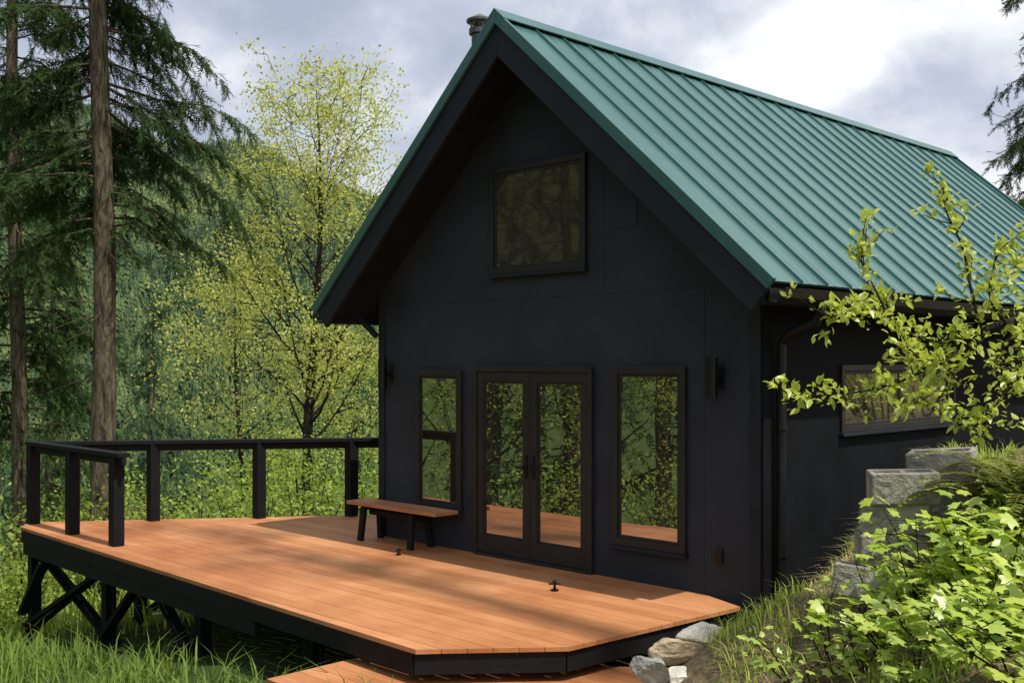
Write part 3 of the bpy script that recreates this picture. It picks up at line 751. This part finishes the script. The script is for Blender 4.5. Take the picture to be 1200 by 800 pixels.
def shoot(pp, r0, r1, nodes, twig=True, s=.039):
    q = interp(pp, 14); tb.tube(q, list(np.linspace(r0, r1, 14)), 7, False)
    qq = interp(pp, nodes)
    for i in range(1, nodes):
        d = nrm(qq[i]-qq[i-1])
        if rg.random() < .9: rosette(qq[i], d, rg.integers(5,9), s*(.85+.3*i/nodes))
        if twig and rg.random() < .75:
            v = nrm(rg.normal(0,.6,3)+d*.4+np.array((0,0,.35))); l = rg.uniform(.05,.18); e = qq[i]+v*l
            tb.tube([qq[i],(qq[i]+e)/2+rg.normal(0,.006,3),e], [.0035,.0025,.0015], 5, False); rosette(e, v, rg.integers(6,11), s); rosette((qq[i]+e)/2, v, 4, s*.9)
    rosette(qq[-1], d, 5, s*.8)
root_pts = [(3.35,5.0,gz(3.35,5.0)-.1),(3.3,4.98,1.7),(3.1,4.9,2.15)]
tb.tube(interp(root_pts, 10), list(np.linspace(.06,.04,10)), 9, False)
P = lambda px, py, Yd=4.7: pix(px, py, Yd)
fork = P(1215,372,4.75)
tb.tube(interp([(3.1,4.9,2.15),(2.7,4.82,2.28),fork,P(1150,388,4.7),P(1120,402,4.68)], 16), list(np.linspace(.035,.011,16)), 8, False)
shoot([P(1120,402,4.68),P(1085,398),P(1045,380,4.6),P(1008,354,4.55),P(975,372,4.5)], .009,.003,19)
shoot([P(1150,388,4.7),P(1138,340,4.75),P(1128,290,4.8),P(1108,246,4.85),P(1106,222,4.85)], .008,.002,18)
shoot([P(1120,402,4.68),P(1085,432,4.6),P(1045,450,4.55),P(990,461,4.5),P(926,464,4.45)], .009,.002,24)
shoot([P(1120,402,4.68),P(1110,445,4.6),P(1112,478,4.6),P(1125,500,4.6)], .007,.003,13)
shoot([P(1200,375,4.75),P(1180,400,4.6),P(1165,430,4.5),P(1185,450,4.45)], .007,.003,12)
shoot([P(1045,380,4.6),P(1025,338,4.6),P(1010,308,4.6),P(1014,290,4.6)], .005,.002,10)
shoot([P(1180,380,4.7),P(1160,350,4.6),P(1165,310,4.6),P(1170,290,4.6)], .006,.002,11)
shoot([fork,P(1230,330,4.8),P(1210,315,4.8),P(1196,308,4.8)], .006,.002,10)
shoot([P(1160,386,4.7),P(1130,420,4.55),P(1090,425,4.5),P(1065,408,4.45)], .005,.002,12)
shoot([P(1085,432,4.6),P(1075,462,4.5),P(1055,480,4.5)], .004,.002,9)
shoot([P(1190,376,4.75),P(1195,420,4.7),P(1170,470,4.65),P(1150,490,4.6)], .005,.002,13)
shoot([(3.1,4.9,2.15),(3.3,5.1,2.7),(3.5,5.2,3.2),(3.4,5.3,3.7)], .03,.005,12)
tb.build('trunk', M['bark2'], ft, smooth=True)
leaves('crown', M['apple'], ft, T_OV, pos, dr, rg.normal(0,.5,(len(pos),3))+np.array((0,0,1)), sz)

# ------------------------------------------------------------------ plants on the bank
def lobed(label, px, py, Yd, ns, seed, ls=.13, spread=.4):
    rg = np.random.default_rng(seed); tx, ty, tz = pix(px, py, Yd)
    b0 = (tx, ty, gz(tx, ty)); root = empty('lobed_leaf_bush', b0, label, 'bush', 'lobed leaf bushes on the bank')
    top = max(.2, tz-b0[2]); st = MB(); pos = []; dr = []; up = []; sz = []
    for i in range(ns):
        a = rg.uniform(0,6.28); r = spread*math.sqrt(rg.uniform(0,1)); Hh = top*rg.uniform(.4,1.08)
        e = np.array((tx+r*math.cos(a), ty+r*math.sin(a)*.8, b0[2]+Hh)); s = np.array((tx+.3*r*math.cos(a), ty+.3*r*math.sin(a), b0[2]-.05))
        m_ = (s+e)/2+rg.normal(0,.03,3); q = interp([s,m_,e], 8); st.tube(q, list(np.linspace(.006,.002,8)), 5, False)
        for t in np.linspace(.3, 1, 6):
            k = min(7, int(t*7)); p = q[k]
            for rep in range(2):
                v = np.array((*rg.normal(0,1,2), rg.uniform(0,.6))); v /= np.linalg.norm(v); l = rg.uniform(.03,.11)
                pe_ = p+v*l; st.tube([p,pe_], [.0018,.0012], 4, False)
                pos.append(pe_); dr.append(v*np.array((1,1,.2))+np.array((0,-.15,-.18))); up.append((rg.normal(0,.4)+.2, rg.normal(0,.4)-.2, 1)); sz.append(ls*rg.uniform(.35,1.1)*(1.1-.35*t)*.9)
    st.build('stems', M['bark2'], root); leaves('leaves', M['berry'], root, T_MAP, pos, dr, up, sz)
lb = [(1095,592,5.9,13,.12,'lobed leaf bush growing tallest beside the concrete blocks'), (1160,605,5.5,13,.125,'lobed leaf bush at the right edge below the ferns'),
      (1068,646,6.0,10,.11,'lobed leaf bush in front of the right end of the lower blocks'), (1185,660,4.9,11,.12,'lobed leaf bush low at the right edge'),
      (1110,672,5.3,12,.12,'lobed leaf bush in the middle of the bank'), (1052,704,5.6,9,.11,'lobed leaf bush at the left flank of the bank'),
      (975,640,6.5,4,.085,'small lobed leaf plant in front of the dark side wall'), (1140,735,4.9,9,.11,'short lobed leaf plant low at the right of the bank'),
      (955,748,6.2,4,.08,'short lobed leaf plant among the straw near the rocks'), (1205,735,4.5,7,.115,'lobed leaf bush cut off by the bottom right corner'),
      (990,706,6.2,6,.09,'lobed leaf plant at the left foot of the block stack'), (1075,756,5.1,6,.10,'lobed leaf plant near the bottom edge on the bank'),
      (1190,615,5.9,9,.12,'lobed leaf bush farthest right under the fern fronds'), (1015,750,5.8,5,.09,'lobed leaf plant alone in the grass left of the bank bushes')]
for i, (px, py, Yd, ns, ls, lab) in enumerate(lb): lobed(lab, px, py, Yd, ns, 90+i, ls)
def fern(label, px, py, Yd, n, ln, seed):
    rg = np.random.default_rng(seed); p = pix(px, py, Yd)
    root = empty('fern', p, label, 'fern', 'ferns on the bank'); st = MB(); pos = []; dr = []; sz = []; up = []
    for i in range(n):
        a = rg.uniform(0,6.28); d = np.array((math.cos(a), math.sin(a), 0)); l = ln*rg.uniform(.7,1.1); rise = rg.uniform(.7,1.3)
        q = [np.array(p)+d*l*t*.8+np.array((0,0,l*(rise*t-.75*t*t))) for t in np.linspace(0,1,12)]
        st.tube(q, list(np.linspace(.005,.0015,12)), 4, False)
        for k in range(2, 12):
            tg = nrm(q[k]-q[k-1]); sd = nrm(np.cross(tg,(0,0,1)))
            for f_ in (0,.5):
                for sg in (-1,1): pos.append(q[k]-(q[k]-q[k-1])*f_); dr.append(sd*sg+tg*.5); up.append((0,0,1)); sz.append(.13*l*(1.15-k/12)+.015)
    st.build('stems', M['fern'], root); leaves('fronds', M['fern'], root, T_DIA, pos, dr, up, sz)
def grnd(px, Yd): x = (px-600)/FL*Yd; return HY+(CH-gz(x,Yd))*FL/Yd
fern('fern with arching fronds at the right edge above the bushes', 1170,grnd(1170,6.4),6.4,14,.75,1)
fern('fern with brownish fronds right of the topmost concrete block', 1205,grnd(1205,6.1),6.1,12,.75,2)
def blades(name, mat, pts, h, w, label, cat, lean=.5, seed=0):
    rg = np.random.default_rng(seed); n = len(pts)
    a = rg.uniform(0,6.28,n); hh = h*rg.uniform(.4,1.3,n)*rg.uniform(.6,1.3,n); ln = lean*rg.uniform(.1,1.2,n)*hh; ww = w*rg.uniform(.6,1.3,n)
    d = np.stack([np.cos(a),np.sin(a),0*a],-1); s = np.stack([-np.sin(a),np.cos(a),0*a],-1)
    z = np.array((0,0,1.))
    b0 = pts-s*ww[:,None]/2; b1 = pts+s*ww[:,None]/2
    mid = pts+d*(ln*.35)[:,None]+z*(hh*.6)[:,None]; m0 = mid-s*ww[:,None]*.35; m1 = mid+s*ww[:,None]*.35
    tip = pts+d*ln[:,None]+z*(hh*(1-.25*lean))[:,None]
    V = np.stack([b0,b1,m1,m0,tip],1).reshape(-1,3)
    F = (np.array([(0,1,2),(0,2,3),(3,2,4)])[None]+(np.arange(n)*5)[:,None,None]).reshape(-1,3)
    o = link(name, mesh_np(name, V, F), mat); tag(o, label, cat, kind='stuff'); return o
def scatter(n, x0, x1, y0, y1, keep, seed, jit=.4):
    rg = np.random.default_rng(seed); x = rg.uniform(x0,x1,n); y = rg.uniform(y0,y1,n)
    cl = np.sin(x*2.3+y*1.1)*np.cos(y*2.9-x*1.3)+.5*np.sin(x*7.1-y*3)*np.sin(y*6.3+x*2)+rg.normal(0,jit,n)
    k = keep(x, y, cl); x, y = x[k], y[k]
    return np.stack([x,y,ground(x,y)-.02],-1)
def outdeck(x, y):
    return (x-O[0])*R[0]+(y-O[1])*R[1] < -3.25
p1 = scatter(32000, -9, .0, 6.8, 16, lambda x, y, c: (c > -.7) & (outdeck(x, y) | (x < -6.2)), 1)
blades('grass', M['grass'], p1, .34, .018, 'lush green grass on the slope below the left side of the deck', 'grass', .8, 1)
p2 = scatter(20000, -18, 0, 6, 26, lambda x, y, c: (c > -.5) & ((y > 13) | (x < -8)), 2)
blades('grass', M['grassb'], p2, .5, .03, 'sunlit grass on the slope behind and under the deck', 'grass', .8, 2)
bk = lambda x, y: (x-.15*y > -.45) & ((x-O[0])*G[0]+(y-O[1])*G[1] > 2.95) & ~((x < 1.32) & (y < 8.5) & (y > 6.9))
p3 = scatter(16000, .7, 4.2, 3.6, 9.2, lambda x, y, c: bk(x, y) & (c > .15), 3, .25)
blades('dry_grass', M['straw'], p3, .11, .006, 'dry straw coloured grass lying over the bank', 'dry grass', 2.2, 3)
p4 = scatter(30000, .7, 4.2, 3.6, 9.2, lambda x, y, c: bk(x, y) & (c < 0), 4, .25)
blades('grass', M['grassb'], p4, .14, .009, 'bright green grass tufts on the bank by the rocks', 'grass', 1.0, 4)

# ------------------------------------------------------------------ sky, sun, camera
el = math.radians(63); hx, hy = .70, -.714
world = bpy.data.worlds.new('World'); scene.world = world; world.use_nodes = True
nt = world.node_tree; nt.nodes.clear()
sky = nd(nt, 'ShaderNodeTexSky', sky_type='NISHITA'); sky.sun_disc = False; sky.sun_elevation = el; sky.sun_rotation = math.atan2(hx, hy)
g = nd(nt, 'ShaderNodeTexCoord').outputs['Generated']
mp = nd(nt, 'ShaderNodeMapping', {'Vector': g}); mp.inputs['Scale'].default_value = (1,1,1.4); mp.inputs['Location'].default_value = (.35,.2,.1)
n1 = noise(nt, mp.outputs[0], 5.5, 9, .56, .2); n2 = noise(nt, mp.outputs[0], 2.2, 3, .5)
s_ = nd(nt, 'ShaderNodeMath', {0: n1, 1: n2}, operation='ADD'); s_ = nd(nt, 'ShaderNodeMath', {0: s_.outputs[0], 1: .5}, operation='MULTIPLY')
sx = nd(nt, 'ShaderNodeSeparateXYZ', {0: g})
s_ = nd(nt, 'ShaderNodeMath', {0: sx.outputs[0], 1: .15, 2: s_.outputs[0]}, operation='MULTIPLY_ADD')
cl = ramp(nt, s_.outputs[0], [(.40, (.33,.37,.46)), (.47, (.42,.46,.55)), (.52, (.60,.63,.68)), (.575, (.86,.87,.88))])
cl10 = mixc(nt, 1.0, cl, (14.,14.,14.), 'MULTIPLY')
c = mixc(nt, .95, sky.outputs[0], cl10)
bg = nd(nt, 'ShaderNodeBackground', {'Color': c, 'Strength': .1})
nd(nt, 'ShaderNodeOutputWorld', {'Surface': bg.outputs[0]})
sl = bpy.data.lights.new('sun', 'SUN'); sl.energy = 4.8; sl.angle = math.radians(.7); sl.color = (1,.95,.86)
so = bpy.data.objects.new('sun', sl); col.objects.link(so)
so.rotation_euler = Vector((-hx*math.cos(el), -hy*math.cos(el), -math.sin(el))).to_track_quat('-Z','Y').to_euler()
so.location = (20,-20,30)
cd = bpy.data.cameras.new('camera'); co = bpy.data.objects.new('camera', cd); col.objects.link(co)
cd.sensor_width = 36; cd.lens = 36*FL/1200; cd.shift_y = 25/1200; cd.clip_end = 6000; cd.clip_start = .05
co.location = (0,0,CH); co.rotation_euler = (math.pi/2,0,0)
scene.camera = co
scene.view_settings.view_transform = 'Standard'; scene.view_settings.look = 'None'; scene.view_settings.exposure = 0
